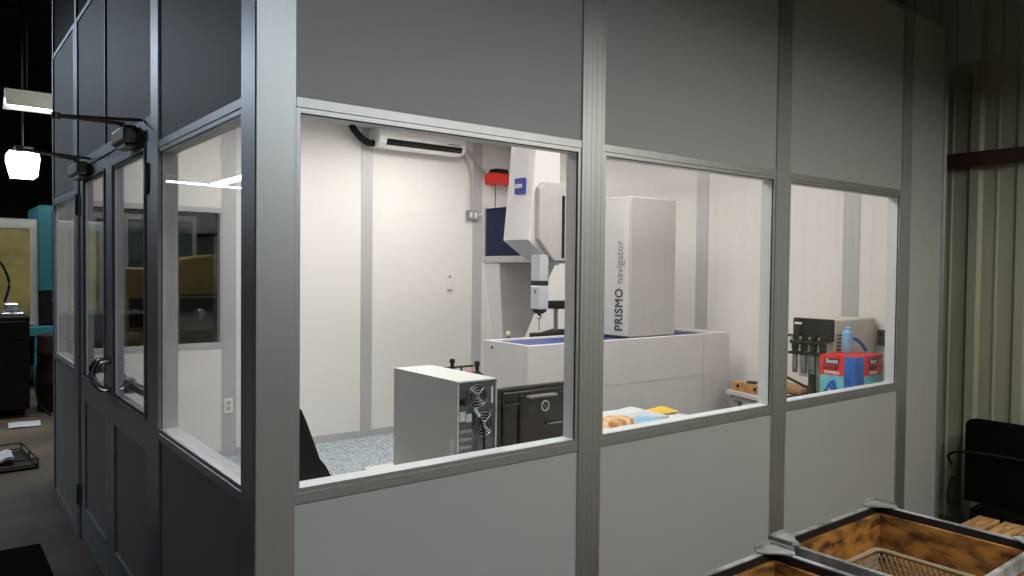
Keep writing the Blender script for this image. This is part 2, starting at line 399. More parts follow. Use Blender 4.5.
# ------------------------------------------------------------ back and right walls of the room
wb = sgroup('wall_back', (2.1, YB, 0))
bp0 = 1.2572
bposts = [bp0 + 1.2192 * k for k in range(3)]
def inner_wall_run(g, axis, f0, s, posts, a0, a1, wins):
    prev = a0
    def bx(m, u0, u1, w0, w1, z0, z1):
        w0, w1 = sorted((f0 + s * w0, f0 + s * w1))
        return m.box(u0, u1, w0, w1, z0, z1) if axis == 'x' else m.box(w0, w1, u0, u1, z0, z1)
    for c in posts:
        p = post_poly(c - PW / 2, c + PW / 2, f0 - s * .002, f0 + s * T)
        MB().prism(p if axis == 'x' else [(v, u) for u, v in p], 0, ZH, 'z').build('post', 'alu_in', g)
    segs = []
    for c in posts + [None]:
        hi = (c - PW / 2) if c is not None else a1
        if hi > prev: segs.append((prev, hi))
        prev = (c + PW / 2) if c is not None else a1
    for u0, u1 in segs:
        if wins and abs(u1 - wins[1]) < .02:
            w0, w1 = wins
            for (q0, q1, z0, z1) in ((u0, w0, .06, ZH), (w0, w1, .06, ZB - .044), (w0, w1, ZT + .042, ZH)):
                bx(MB(), q0, q1, .004, .01, z0, z1).build('inner_panel', 'panel_in', g)
                bx(MB(), q0, q1, .0105, .058, z0, z1).build('panel', 'panel', g)
        else:
            bx(MB(), u0, u1, .004, .01, .06, ZH).build('inner_panel', 'panel_in', g)
            bx(MB(), u0, u1, .0105, .058, .06, ZH).build('panel', 'panel', g)
    for u0, u1 in segs:
        bx(MB(), u0, u1, 0, T, .0, .0595).build('bottom_rail', 'alu_in', g)
inner_wall_run(wb, 'x', YB, 1, bposts, .162, XR + T, (.27, bp0 - PW / 2))
window(6, 'x', .27, bp0 - PW / 2, YB, 1, inner='alu_in', fm='alu_in')
wr = sgroup('wall_right', (XR, 2, 0))
inner_wall_run(wr, 'y', XR, 1, [.549, 1.751, 2.953], T + .001, YB - .001, None)
struct(MB().box(T, XR, T, YB, ZH - .12, ZH - .06).build('ceiling', 'panel_in'))
struct(MB().box(T + .006, XR, T + .006, YB, .0, .012).build('floor', 'carpet'))
struct(MB().box(1.31, 2.4, YB - .012, YB - .001, .012, .075).build('baseboard_back', 'alu_in'))
struct(MB().box(2.54, 3.62, YB - .012, YB - .001, .012, .075).build('baseboard_back', 'alu_in'))

# ------------------------------------------------------------ lighting fixtures
def area(name, loc, size, size_y, power, color, parent, rot=(0, 0, 0), spread=180):
    l = bpy.data.lights.new(name, 'AREA'); l.shape = 'RECTANGLE'; l.size = size; l.size_y = size_y; l.energy = power; l.color = color
    l.spread = R(spread)
    o = bpy.data.objects.new(name, l); col.objects.link(o); o.location = Vector(loc) - ORIGIN[parent.name]; o.rotation_euler = rot; o.parent = parent
    return o
for lx, ly, what in ((1.2, .95, 'above the desk'), (2.6, .95, 'above the mail heap'), (1.2, 3.1, 'above the open carpet'), (2.75, 3.3, 'behind the machine')):
    zc = ZH - .12
    t = thing('ceiling_light', 'lit white ceiling light panel of the measuring room ' + what, 'ceiling light', (lx, ly, zc - .05), group='light panels of the measuring room')
    MB().box(lx - .61, lx + .61, ly - .31, ly + .31, zc - .05, zc).build('housing', 'white', t)
    MB().box(lx - .58, lx + .58, ly - .28, ly + .28, zc - .056, zc - .0505).build('diffuser', 'diff', t)
    area('lamp', (lx, ly, zc - .062), 1.1, .52, 15.5, (1, .965, .935), t)

def tube_fixture(name, label, loc, rz, power, color, length=1.2, hang=1.0, sy=.3, spread=180, mt='tube', hs=1):
    t = thing(name, label, 'light', loc, rz, 'fluorescent lights of the workshop')
    L = length / 2
    MB().prism([(-.16, 0), (-.13, .0), (-.07, .07 * hs), (.07, .07 * hs), (.13, 0), (.16, 0), (.08, .07 * hs + .02), (-.08, .07 * hs + .02)], -L, L, 'x').build('reflector', 'reflector', t, local=True)
    MB().box(-L, L, -.05, .05, .07 * hs + .021, .14 * hs).build('housing', 'reflector', t, local=True)
    for y in (-.06, .06):
        MB().tube([(-L + .03, y, .035), (L - .03, y, .035)], .018, 10).build('tube', mt, t, local=True, smooth=True)
    MB().tube([(-L * .7, 0, .14 * hs), (-L * .7, 0, hang)], .006, 6).build('hanger', 'darkmetal', t, local=True)
    MB().tube([(L * .7, 0, .14 * hs), (L * .7, 0, hang)], .006, 6).build('hanger', 'darkmetal', t, local=True)
    l = bpy.data.lights.new('lamp', 'AREA'); l.shape = 'RECTANGLE'; l.size = length; l.size_y = sy; l.energy = power; l.color = color; l.spread = R(spread)
    o = bpy.data.objects.new('lamp', l); col.objects.link(o); o.location = (0, 0, -.002); o.parent = t
    return t
tube_fixture('shop_light', 'hanging fluorescent light seen beyond the left end of the room, upper of the two', (.60, 7.1, 3.11), R(2), 25, (.8, .9, 1), 1.25, 2.48, hs=1.25)
hb_ = thing('high_bay_light', 'glowing wide hanging light seen beyond the left end, lower of the two', 'light', (.19, 7.8, 2.46))
def hb_ring(z, w0, w1, y0, y1): return [(.19 + w0, y0, z), (.19 + w1, y0, z), (.19 + w1, y1, z), (.19 + w0, y1, z)]
MB().loft([hb_ring(2.745, -.14, .13, 7.6, 8.05), hb_ring(2.67, -.14, .14, 7.6, 8.05), hb_ring(2.49, -.10, .12, 7.62, 8.02)]).build('lamp_shade', 'tube', hb_)
MB().box(.10, .28, 7.65, 8.0, 2.7455, 2.81, .01).tube([(.19, 7.8, 2.81), (.19, 7.8, 5.59)], .01, 8).build('housing', 'darkmetal', hb_)
tube_fixture('shop_light', 'fluorescent light mirrored as the long white streak in the left side window', (-3.8, 14.05, 3.2), R(170), 40, (.8, .9, 1), 1.8, 2.35)
tube_fixture('shop_light', 'fluorescent light mirrored as the short slanting streak in the left side window', (-4.02, 12.8, 3.2), R(90), 40, (.8, .9, 1), 1.8, 2.35)
tube_fixture('shop_light', 'cool white fluorescent light hanging over the aisle left of the room', (-2.6, 8.0, 4.1), R(90), 125, (.72, .85, 1), 2.4, 1.45)
tube_fixture('shop_light', 'added unseen fluorescent light brightening the machines behind the measuring room', (1.7, 5.9, 4.1), 0, 22, (1, .93, .8), 2.4, 1.45)  # added lamp out of view, lightens what shows through the back window
tube_fixture('shop_light', 'cool white fluorescent light hanging in front of the room corner', (.65, -3.1, 3.25), 0, 78, (.84, .94, 1), 2.4, 2.3, spread=166)
tube_fixture('shop_light', 'warm white fluorescent light hanging in front of the long window wall', (2.65, -2.45, 2.66), 0, 74, (1, .94, .80), 2.6, 2.88)

# ------------------------------------------------------------ air conditioner and back-wall fittings
ac = thing('air_conditioner', 'white split air conditioner high on the back wall above a long dark outlet slot', 'air conditioner', (2.93, YB, 2.6))
prof = [(YB, 2.62), (YB, 2.785), (4.02, 2.785), (3.985, 2.77), (3.975, 2.70), (3.985, 2.655), (4.03, 2.618)]
MB().prism(prof, 2.49, 3.40, 'x', .004).build('housing', 'white', ac)
MB().prism([(3.992, 2.635), (3.972, 2.685), (3.980, 2.69), (4.0, 2.64)], 2.56, 3.36, 'x').build('outlet_slot', 'black', ac)
MB().prism([(4.03, 2.607), (3.985, 2.652), (3.99, 2.657), (4.035, 2.612)], 2.56, 3.36, 'x').build('louvre', 'white', ac)
MB().box(3.2, 3.34, 3.971, 3.975, 2.70, 2.708).build('badge', 'textgrey', ac)
hose = tag(MB().tube(catmull([(2.27, 4.10, 2.79), (2.31, 4.10, 2.74), (2.37, 4.10, 2.685), (2.43, 4.1, 2.655), (2.489, 4.1, 2.65)]), .03, 12).build('drain_hose', 'black', smooth=True), 'thick black insulated hose curving into the left end of the air conditioner', 'hose')
cond = tag(MB().tube(catmull([(3.402, 4.10, 2.66), (3.47, 4.14, 2.66), (3.56, 4.17, 2.58), (3.60, 4.175, 2.45), (3.60, 4.175, 2.12)]), .011, 8).build('conduit', 'cmm2', smooth=True), 'grey conduit running down from the air conditioner to the junction box', 'conduit')
cond2 = tag(MB().tube(catmull([(3.402, 4.12, 2.69), (3.52, 4.13, 2.70), (3.64, 4.15, 2.62), (3.74, 4.16, 2.52), (3.76, 4.15, 2.50)]), .012, 8).build('conduit', 'cmm2', smooth=True), 'grey flexible conduit running from the air conditioner to the red alarm box', 'conduit')
jb = thing('junction_box', 'grey metal junction box with a switch on the back wall post below the air conditioner', 'junction box', (3.62, 4.17, 2.03))
MB().box(3.55, 3.68, 4.15, 4.192, 2.03, 2.12, .004).build('box', 'steel', jb)
for x in (3.575, 3.63): MB().box(x, x + .025, 4.143, 4.1495, 2.05, 2.10).build('switch', 'white', jb)
tag(MB().tube(catmull([(3.685, 4.16, 2.07), (3.72, 4.15, 2.09), (3.76, 4.15, 2.03), (3.765, 4.15, 1.9)]), .006, 6).build('cable', 'white', smooth=True), 'thin cable drooping from the side of the junction box', 'cable')
al = thing('alarm_box', 'bright red box with a black top high on the back wall beside the machine column', 'alarm', (3.88, 4.1, 2.38))
MB().box(3.77, 4.0, 4.03, 4.185, 2.395, 2.50, .008, 2).build('housing', 'red', al)
MB().prism([(3.81, 2.501), (3.98, 2.501), (3.965, 2.545), (3.825, 2.545)], 4.05, 4.17, 'y').build('cap', 'black', al)
for x in (3.79, 3.96): MB().box(x, x + .02, 4.07, 4.1, 2.375, 2.394).build('foot', 'red', al)
tag(MB().tube([(3.84, 4.09, 2.39), (3.838, 4.09, 2.2), (3.835, 4.1, 1.2)], .004, 6).build('cable', 'black'), 'thin dark cable hanging straight down from the red alarm box', 'cable')
rm = thing('remote_control', 'small white remote control in a holder on the back wall', 'remote control', (3.36, YB, 1.34))
MB().box(3.335, 3.385, 4.17, 4.192, 1.34, 1.43, .004).build('holder', 'white', rm)
MB().box(3.34, 3.38, 4.172, 4.188, 1.4305, 1.485, .004).build('handset', 'white', rm)
MB().box(3.352, 3.368, 4.170, 4.1715, 1.455, 1.475).build('button', 'textgrey', rm)
ol = thing('wall_outlet', 'white double outlet plate low on the back wall post seen through the side window', 'outlet', (1.25, YB, .36))
MB().box(1.215, 1.285, 4.183, 4.1915, .36, .48, .003).build('plate', 'white', ol)
for z in (.385, .43): MB().box(1.235, 1.265, 4.18, 4.183, z, z + .028, .003).build('socket', 'cmm2', ol)
ol = thing('wall_outlet', 'dark outlet plate on the right end wall beside the putty instrument cabinet', 'outlet', (XR, .33, 1.08))
MB().box(4.1, 4.1115, .305, .36, 1.085, 1.185, .003).build('plate', 'textgrey', ol)
for z in (1.105, 1.15): MB().box(4.096, 4.0995, .32, .345, z - .005, z + .023, .003).build('socket', 'black', ol)

# ------------------------------------------------------------ measuring machine
cm = thing('measuring_machine', 'large white and grey bridge measuring machine with blue bellows filling the back of the room', 'measuring machine', (2.9, 2.1, .012))
HX0, HX1, HY0, HY1, HZ = 2.0, 3.865, 1.30, 1.73, 1.112
m = MB().box(HX0, HX1, HY0, HY0 + .03, .09, HZ, .003).box(HX0, HX1, HY1 - .03, HY1, .09, HZ, .003).box(HX0, HX0 + .03, HY0 + .03, HY1 - .03, .09, HZ).box(HX1 - .17, HX1, HY0 + .03, HY1 - .03, .09, HZ)
m.box(HX0 + .03, HX1 - .17, HY0 + .03, HY1 - .03, .09, HZ - .06)
cover = m.build('guideway_cover', 'cmmbase', cm)
MB().box(HX0 + .01, 3.57, HY0 - .0015, HY0 + .001, .83, .833).box(3.57, 3.573, HY0 - .0015, HY0 + .001, .1, HZ - .005).box(HX0 + .01, 3.57, HY0 - .0015, HY0 + .001, .5, .503).build('seam', 'cmm2', cover)
m = MB(); n = 60
for k in range(n):
    x = HX0 + .035 + (HX1 - .17 - HX0 - .04) * k / n; w = (HX1 - .17 - HX0 - .04) / n
    m.prism([(x, HZ - .05), (x + w, HZ - .05), (x + w, HZ - .018), (x + w / 2, HZ - .010), (x, HZ - .018)], HY0 + .035, HY1 - .035, 'y')
m.build('guideway_bellows', mat('royal_blue_bellows', (42, 60, 122), .6, var=.1), cm)
MB().box(HX0 - .002, HX0, HY0 + .33, HY0 + .35, HZ - .045, HZ - .03).build('badge', 'blue', cover)
for x in (2.15, 3.1, 3.7):
    for y in (1.4, 1.64): MB().lathe([(.05, .012), (.05, .03), (.03, .04), (.03, .09)], (x, y, 0)).build('levelling_foot', 'black', cm)
MB().box(2.5, 3.86, HY1 + .005, 2.82, .50, .66, .01).build('granite_table', 'granite', cm)
MB().box(2.55, 3.75, HY1 + .02, 2.75, .09, .499).build('table_base', 'cmmbase', cm)
# far leg, tapered
def leg_ring(z, x0, x1, y0, y1): return [(x0, y0, z), (x1, y0, z), (x1, y1, z), (x0, y1, z)]
MB().loft([leg_ring(.685, 2.74, 2.82, 2.50, 2.60), leg_ring(1.0, 2.735, 2.93, 2.495, 2.62), leg_ring(1.59, 2.69, 3.24, 2.49, 2.68)]).build('far_leg', 'cmm', cm)
MB().box(2.72, 2.90, 2.48, 2.63, .6605, .6849, .003).build('air_bearing', 'steel', cm)
# near leg cover box with lettering
nl = MB().box(2.875, 3.315, 1.345, 1.70, HZ + .001, 2.02, .006).build('near_leg_cover', 'cmm2', cm)
MB().box(2.868, 2.8745, 1.36, 1.69, HZ + .01, 2.012).build('side_plate', 'cmm', nl)
for x in (2.90, 3.29):
    for z in (1.16, 1.45, 1.70, 1.98): MB().lathe([(.007, -.003), (.007, 0)], (x, 1.344, z), 'y', 8).build('screw', 'cmm2', nl)
ltr = text('PRISMO', .094, 'textgrey', nl, (2.8665, 1.405, 1.15), (0, 0, 1), (0, 1, 0), 'lettering', .0022, sx=.80, sp=1.1)
ltr2 = text('navigator', .09, 'textlight', nl, (2.8665, 1.405, 1.455), (0, 0, 1), (0, 1, 0), 'lettering', 0, sx=.84)
# beam with pleated bellows
bm_ = MB().box(2.70, 3.2, 1.705, 2.665, 1.64, 2.0, .004).box(2.675, 3.22, 1.705, 2.69, 1.592, 1.6395, .003).box(2.675, 2.70, 2.655, 2.69, 1.64, 2.01)
beam = bm_.build('beam', 'cmm2', cm)
m = MB(); n = 34
for k in range(n):
    y = 1.72 + (2.652 - 1.72) * k / n; w = (2.652 - 1.72) / n
    m.prism([(2.699, y), (2.699, y + w), (2.69, y + w), (2.677, y + w / 2), (2.69, y)], 1.642, 2.0, 'z')
m.build('beam_bellows', 'bellows', beam)
# column housing of the quill: leaning front face, chamfered underside, rounded front
def col_ring(z, xf, xb, y0, y1):
    b = .035
    pts = [(xb, y0, z)]
    n = 6
    for i in range(n + 1):
        t = i / n; y = y0 + (y1 - y0) * t
        pts.append((xf + .03 * (2 * t - 1) ** 2 , y, z))
    pts.append((xb, y1, z)); return pts
ch = MB().loft([col_ring(1.575, 2.56, 2.64, 1.77, 1.99), col_ring(1.735, 2.345, 2.64, 1.77, 2.03), col_ring(2.12, 2.385, 2.64, 1.77, 2.03), col_ring(2.72, 2.435, 2.64, 1.77, 2.03)]).build('quill_housing', 'cmm', cm)
bd = MB().box(2.366, 2.39, 1.815, 1.905, 2.035, 2.135).build('badge', 'blue', ch)
bd.location = (0, 0, 0)
text('ZEISS', .033, 'textwhite', ch, (2.3645, 1.902, 2.073), (0, -1, 0), (0, 0, 1), 'lettering', .001)
cb = MB().prism([(2.43, 1.74), (2.43, 2.07), (2.47, 2.11), (2.69, 2.11), (2.69, 1.60), (2.56, 1.60)], 1.725, 1.7695, 'y', .008).build('carriage_cover', 'cmm2', cm)
MB().box(2.622, 2.648, 1.7235, 1.7245, 1.62, 2.03).build('cable_slot', 'black', cb)
MB().box(2.61, 2.66, 1.78, 1.99, 1.60, 1.64).build('carriage_bracket', 'black', cb)
qx0, qx1, qy0, qy1 = 2.452, 2.528, 1.742, 1.832
ql = MB().box(qx0, qx1, qy0, qy1, 1.47, 1.64, .004).build('quill', 'silver', cm)
MB().box(qx0 - .001, qx1 + .001, qy0 - .001, qy1 + .001, 1.44, 1.4695, .004).build('collar', 'darkmetal', ql)
pb = MB().box(qx0 - .002, qx1 + .002, qy0 - .002, qy1 + .002, 1.285, 1.4395, .006).build('probe_head', 'silver', cm)
MB().box(qx0 - .0035, qx0 - .0025, 1.775, 1.79, 1.39, 1.41).build('mark', 'textgrey', pb)
MB().lathe([(.046, 1.284), (.046, 1.268), (.03, 1.262), (.03, 1.256)], (2.49, 1.787, 0), 'z').build('flange', 'black', pb)
MB().lathe([(.006, 1.256), (.014, 1.248), (.018, 1.238), (.014, 1.226), (.006, 1.218), (.0035, 1.216), (.0035, 1.155)], (2.49, 1.787, 0), 'z', 16).lathe([(.001, 1.155), (.005, 1.151), (.001, 1.146)], (2.49, 1.787, 0), 'z', 10).build('stylus', 'chrome', pb, smooth=True)
# fixture on the granite
fx = thing('clamping_fixture', 'steel fixture of upright rods with black clamp arms standing on the granite table', 'clamping fixture', (2.84, 2.0, .6605))
MB().box(2.70, 3.05, 1.90, 2.12, .6605, .68, .003).build('base_plate', 'steel', fx)
for x, y in ((2.80, 1.98), (2.85, 2.03), (2.90, 1.97)): MB().tube([(x, y, .68), (x, y, 1.29)], .013, 12).build('rod', 'steel', fx, smooth=True)
MB().box(2.78, 3.02, 1.94, 2.06, 1.27, 1.325, .008, 2).tube([(2.66, 1.99, 1.285), (2.79, 1.99, 1.29)], .016, 10).lathe([(.001, -.02), (.02, -.01), (.02, .01), (.001, .02)], (2.67, 1.99, 1.285), 'z', 12).build('upper_arm', 'black', fx)
MB().prism([(2.62, 1.075), (3.04, 1.06), (3.04, 1.115), (2.83, 1.125), (2.72, 1.105), (2.62, 1.105)], 1.93, 2.05, 'y', .006).lathe([(.001, -.025), (.024, -.012), (.026, 0), (.024, .012), (.001, .025)], (2.59, 1.97, 1.09), 'z', 14).build('lower_arm', 'black', fx)
rs = thing('reference_sphere', 'small cream ball on a black stem at the foot of the far machine leg', 'reference sphere', (2.56, 2.2, .6605))
MB().lathe([(.05, .6605), (.05, .675), (.012, .68), (.008, 1.07)], (2.56, 2.2, 0), 'z', 16).build('stem', 'black', rs)
MB().lathe([(.02 * math.sin(R(a)), 1.09 - .02 * math.cos(R(a))) for a in range(0, 181, 20)], (2.56, 2.2, 0), 'z', 16).build('ball', 'gold', rs, smooth=True)

# ------------------------------------------------------------ desk with computer
DZ = .70
dk = thing('desk', 'black sided desk with a pale laminate top under the first window', 'desk', (1.65, .48, .012))
MB().box(.765, 2.72, .085, .89, DZ - .01, DZ, .002).build('desktop', 'desk', dk)
MB().box(.768, 2.717, .09, .887, DZ - .10, DZ - .0105).build('apron', 'black', dk)
for x in (.78, 2.65):
    for y in (.10, .82): MB().box(x, x + .05, y, y + .05, .0125, DZ - .1005).build('leg', 'black', dk)
pc = thing('computer_tower', 'grey computer tower on the desk with its fans and back plate facing the window', 'computer', (.955, .56, DZ))
px0, px1, py0, py1, pz1 = .865, 1.047, .322, .80, 1.125
m = MB().box(px0, px0 + .006, py0, py1, DZ + .012, pz1).box(px1 - .006, px1, py0, py1, DZ + .012, pz1).box(px0 + .006, px1 - .006, py0, py1, pz1 - .006, pz1).box(px0 + .006, px1 - .006, py0 + .012, py1, DZ + .012, pz1 - .006)
m.build('case', 'pc', pc)
bk = MB().box(px0 + .006, px1 - .006, py0 + .006, py0 + .0118, DZ + .012, pz1 - .006).build('back_plate', 'pcback', pc)
for (fx_, fz, fr) in ((.955, 1.064, .044), (.985, .955, .046)):
    m = MB().lathe([(fr, 0), (fr, .004)], (fx_, py0 + .002, fz), 'y', 28)
    f = m.build('fan', 'black', bk)
    m = MB()
    for q in (.3, .52, .76, .98): m.torus((fx_, py0 + .0005, fz), fr * q, .0014, 'y', 26)
    for a in (45, 135, 225, 315): m.tube([(fx_, py0 + .0005, fz), (fx_ + fr * math.cos(R(a)), py0 + .0005, fz + fr * math.sin(R(a)))], .0014, 5)
    m.lathe([(.010, 0), (.010, .002)], (fx_, py0 - .001, fz), 'y', 14)
    m.build('fan_guard', 'steel', bk)
MB().box(.878, .903, py0 - .001, py0 + .006, 1.035, 1.058, .002).build('power_socket', 'black', bk)
m = MB()
for k in range(6): m.box(.875 + 0 * k, .93, py0 + .002, py0 + .0058, .78 + k * .03, .792 + k * .03)
m.build('slot_cover', 'steel', bk)
m = MB().box(.875, .90, py0, py0 + .006, .975, 1.01).box(.905, .93, py0 + .001, py0 + .006, .97, 1.0)
m.build('port_panel', 'silver', bk)
m = MB().box(1.022, 1.030, py0 + .002, py0 + .006, 1.03, 1.095).build('label_strip', 'white', bk)
m = MB().box(.8635, .8649, .34, .37, .80, .905).build('sticker', 'white', pc)
MB().box(.8625, .8635, .35, .357, .825, .832).build('mark', 'black', m)
for z in (pz1 - .012, 1.0, .86):
    for x in (px0 + .001, px1 - .008): MB().box(x, x + .007, py0 - .002, py0, z, z + .006).build('screw', 'steel', pc)
for x in (px0 + .02, px1 - .04):
    for y in (py0 + .04, py1 - .06): MB().box(x, x + .02, y, y + .02, DZ + .0005, DZ + .0115).build('foot', 'black', pc)
cb_ = thing('power_cable', 'black cable with a pale plug hanging from the back of the computer tower', 'cable', (.975, .3, DZ))
MB().tube(catmull([(.958, .312, .985), (.968, .30, .94), (.972, .298, .86), (.974, .296, .78), (.985, .25, DZ + .012), (1.1, .2, DZ + .010), (1.12, .12, DZ + .010)]), .0045, 8).build('cord', 'black', cb_, smooth=True)
MB().tube([(.936, .314, 1.02), (.955, .311, .99)], .007, 8).build('plug', 'silver', cb_)

mo = thing('monitor', 'black computer monitor seen from behind with a round logo, right of the computer tower', 'monitor', (1.42, .5, DZ))
MB().box(1.175, 1.66, .47, .50, .745, 1.052, .006, 2).build('screen_housing', 'blackgloss', mo)
hb = MB().box(1.185, 1.65, .455, .4695, .76, 1.035, .006, 2).box(1.26, 1.58, .44, .4549, .78, 1.02, .006).build('back_cover', 'blackgloss', mo)
MB().box(1.285, 1.44, .41, .4395, 1.008, 1.018, .003).build('ledge', 'closer', hb)
MB().box(1.19, 1.255, .43, .4545, .985, .991, .002).build('ledge', 'darkmetal', hb)
lg = MB().torus((1.393, .4385, .965), .021, .0022, 'y', 24).build('logo_ring', 'silver', hb)
text('hp', .03, 'textlight', hb, (1.377, .4385, .955), (1, 0, 0), (0, 0, 1), 'lettering')
MB().box(1.40, 1.48, .425, .4395, .885, .893, .003).build('handle_slot', 'steel', hb)
MB().box(1.38, 1.46, .5005, .53, DZ + .012, .9, .004).build('stand_neck', 'blackgloss', mo)
MB().box(1.30, 1.54, .46, .66, DZ + .0005, DZ + .0115, .004).build('stand_base', 'blackgloss', mo)

jc = thing('joystick_console', 'machine control console with two black joysticks behind the computer tower', 'control console', (1.34, .84, DZ))
MB().box(1.24, 1.46, .74, .87, DZ + .0005, DZ + .012, .003).tube([(1.34, .82, DZ + .012), (1.34, .86, 1.0)], .018, 12).build('pedestal', 'black', jc)
MB().prism([(.79, 1.0), (1.06, 1.005), (1.06, 1.04), (.79, 1.035)], 1.24, 1.40, 'x', .004).build('panel_body', 'cmm', jc)
MB().box(1.19, 1.45, 1.045, 1.065, 1.062, 1.070, .002).tube([(1.26, 1.055, 1.04), (1.26, 1.055, 1.063)], .005, 6).tube([(1.38, 1.055, 1.04), (1.38, 1.055, 1.063)], .005, 6).build('rest_bar', 'black', jc)
for x, y in ((1.29, 1.0), (1.335, .86)):
    MB().lathe([(.036, 1.040), (.034, 1.05), (.016, 1.066), (.009, 1.07), (.009, 1.092), (.013, 1.096), (.013, 1.112), (.008, 1.116)], (x, y, 0), 'z', 16).build('joystick', 'black', jc, smooth=True)
for x, y, c in ((1.30, .925, 'black'), (1.34, .94, 'red'), (1.375, .93, 'red'), (1.40, .955, 'white')):
    MB().lathe([(.014, 1.040), (.014, 1.054), (.010, 1.06)], (x, y, 0), 'z', 14).build('button', c, jc)

# office chair with a draped black jacket
CX, CY = .262, .52
rx, ry = .788, -.616
chx = thing('office_chair', 'black office chair with its high back near the corner post', 'chair', (CX, CY, .012))
def chair_ring(z, lo, hi, th, off=0):
    n = 20; out = []
    for k in range(n):
        a = 2 * math.pi * k / n; c, s_ = math.cos(a), math.sin(a)
        u = (hi if c > 0 else lo) * abs(c) ** .7 * (1 if c > 0 else -1); w = th * s_
        out.append((CX + rx * u + (-ry) * w * -1 + off * .616, CY + ry * u + rx * w + off * .788, z))
    return out
S = [(z - .035, min(l, .075), h, t) for z, l, h, t in [(1.125, .05, .02, .02), (1.115, .10, .045, .035), (1.09, .12, .065, .045), (1.05, .13, .082, .05), (1.0, .135, .10, .055), (.95, .135, .118, .06), (.925, .135, .128, .06), (.90, .135, .15, .065), (.87, .13, .165, .07), (.84, .13, .172, .075), (.80, .13, .176, .08), (.72, .13, .18, .08), (.62, .12, .18, .07), (.55, .10, .17, .05)]]
MB().loft([chair_ring(z, l, h, t) for z, l, h, t in S]).build('backrest', 'blackfab', chx, smooth=True)
sc = (CX + .14, CY + .17)
MB().lathe([(.02, .44), (.20, .44), (.235, .46), (.24, .49), (.22, .51), (.02, .515)], (sc[0], sc[1], 0), 'z', 28).build('seat', 'blackfab', chx, smooth=True)
MB().lathe([(.03, .10), (.03, .25), (.02, .25), (.02, .44)], (sc[0], sc[1], 0), 'z', 14).build('gas_lift', 'black', chx)
MB().tube([(sc[0] - .02, sc[1] - .02, .43), (CX + .02, CY + .02, .43), (CX, CY, .6)], .018, 10).build('back_bracket', 'black', chx)
for k in range(5):
    a = R(72 * k + 20); ex, ey = sc[0] + .27 * math.cos(a), sc[1] + .27 * math.sin(a)
    lg_ = MB().tube([(sc[0] + .02 * math.cos(a), sc[1] + .02 * math.sin(a), .12), (ex, ey, .085)], .018, 8, rs=[.024, .013]).build('leg', 'black', chx)
    MB().lathe([(.026, -.02), (.03, -.012), (.03, .012), (.026, .02)], (ex, ey, .0435), 'y', 14).build('caster', 'black', lg_)

# ------------------------------------------------------------ mail and bags heaped at the right end of the desk
def heap(name, label, cat, m_, x0, y0, x1, y1, z, h, seed, rz=0., amp=.012):
    rr = random.Random(seed); ph = [rr.uniform(0, 6) for _ in range(4)]
    cx, cy = (x0 + x1) / 2, (y0 + y1) / 2
    def fn(u, v):
        x = (u - .5) * (x1 - x0); y = (v - .5) * (y1 - y0)
        X = cx + x * math.cos(rz) - y * math.sin(rz); Y = cy + x * math.sin(rz) + y * math.cos(rz)
        e = min(u, 1 - u, v, 1 - v) * 2
        return (X, Y, z + h * (min(1, e * 2.6)) + amp * math.sin(7 * u + ph[0]) * math.cos(5 * v + ph[1]) * min(1, e * 3 + .3) + .3 * amp * math.sin(19 * u + ph[2] + 9 * v))
    return tag(MB().grid(fn, 22, 16, .006 if h < .03 else h * .6).build(name, m_, smooth=True), label, cat)
stk = thing('document_stack', 'low pale stack of folders under the mail heap on the desk', 'folders', (2.2, .69, DZ))
MB().box(1.76, 2.68, .46, .885, DZ + .0005, DZ + .02).build('folder', 'card', stk)
MB().box(1.78, 2.66, .47, .875, DZ + .0205, DZ + .045).build('folder', 'paper', stk)
SZ = DZ + .046
heap('plastic_bag', 'crumpled orange brown plastic bag at the left of the mail heap', 'bag', 'orangebag', 1.80, .475, 2.06, .66, SZ + .04, .045, 3, 0., .008)
heap('envelope', 'pale blue plastic envelope at the front of the mail heap', 'envelope', 'ltblue', 2.068, .475, 2.31, .665, SZ + .032, .016, 8, 0., .004)
heap('envelope', 'large white padded envelope at the back of the mail heap', 'envelope', 'paper', 1.82, .672, 2.47, .875, SZ + .022, .034, 5, 0., .008)
heap('envelope', 'yellow envelope poking out at the right end of the mail heap', 'envelope', 'yellow', 2.475, .755, 2.655, .87, SZ + .012, .016, 9, 0., .003)

# ------------------------------------------------------------ side table and instruments on the right
tb = thing('side_table', 'light grey work table along the right end wall of the room', 'table', (3.8, .6, .012))
TZ = .74
MB().prism([(3.61, 1.14), (3.33, .085), (4.10, .085), (4.10, 1.14)], TZ - .025, TZ, 'z', .002).build('table_top', 'cmmbase', tb)
MB().prism([(3.63, 1.12), (3.36, .10), (4.08, .10), (4.08, 1.12)], TZ - .06, TZ - .0255, 'z').build('apron', 'cmm2', tb)
for x, y in ((3.42, .12), (4.03, .12), (3.64, 1.06), (4.03, 1.06)): MB().box(x, x + .04, y, y + .04, .0125, TZ - .0605).build('leg', 'cmm2', tb)
wx = thing('wooden_box', 'small varnished wooden case at the far left corner of the work table', 'box', (3.66, .98, TZ), R(-14))
MB().box(-.045, .055, -.15, .13, .0005, .035, .002).build('body', 'boxwood', wx, local=True)
MB().box(-.045, .055, -.15, .13, .0355, .062, .002).build('lid', 'boxwood', wx, local=True)
MB().box(-.05, -.0455, .06, .08, .025, .045).box(-.05, -.0455, -.10, -.08, .025, .045).build('latch', 'darkmetal', wx, local=True)
pegs = thing('gauge_pin', 'dark upright pin standing on the lid of the wooden case', 'gauge', (3.63, .87, TZ + .0625))
MB().lathe([(.012, TZ + .0625), (.012, TZ + .09), (.008, TZ + .10), (.008, TZ + .115)], (3.63, .87, 0), 'z', 14).build('body', 'textgrey', pegs)
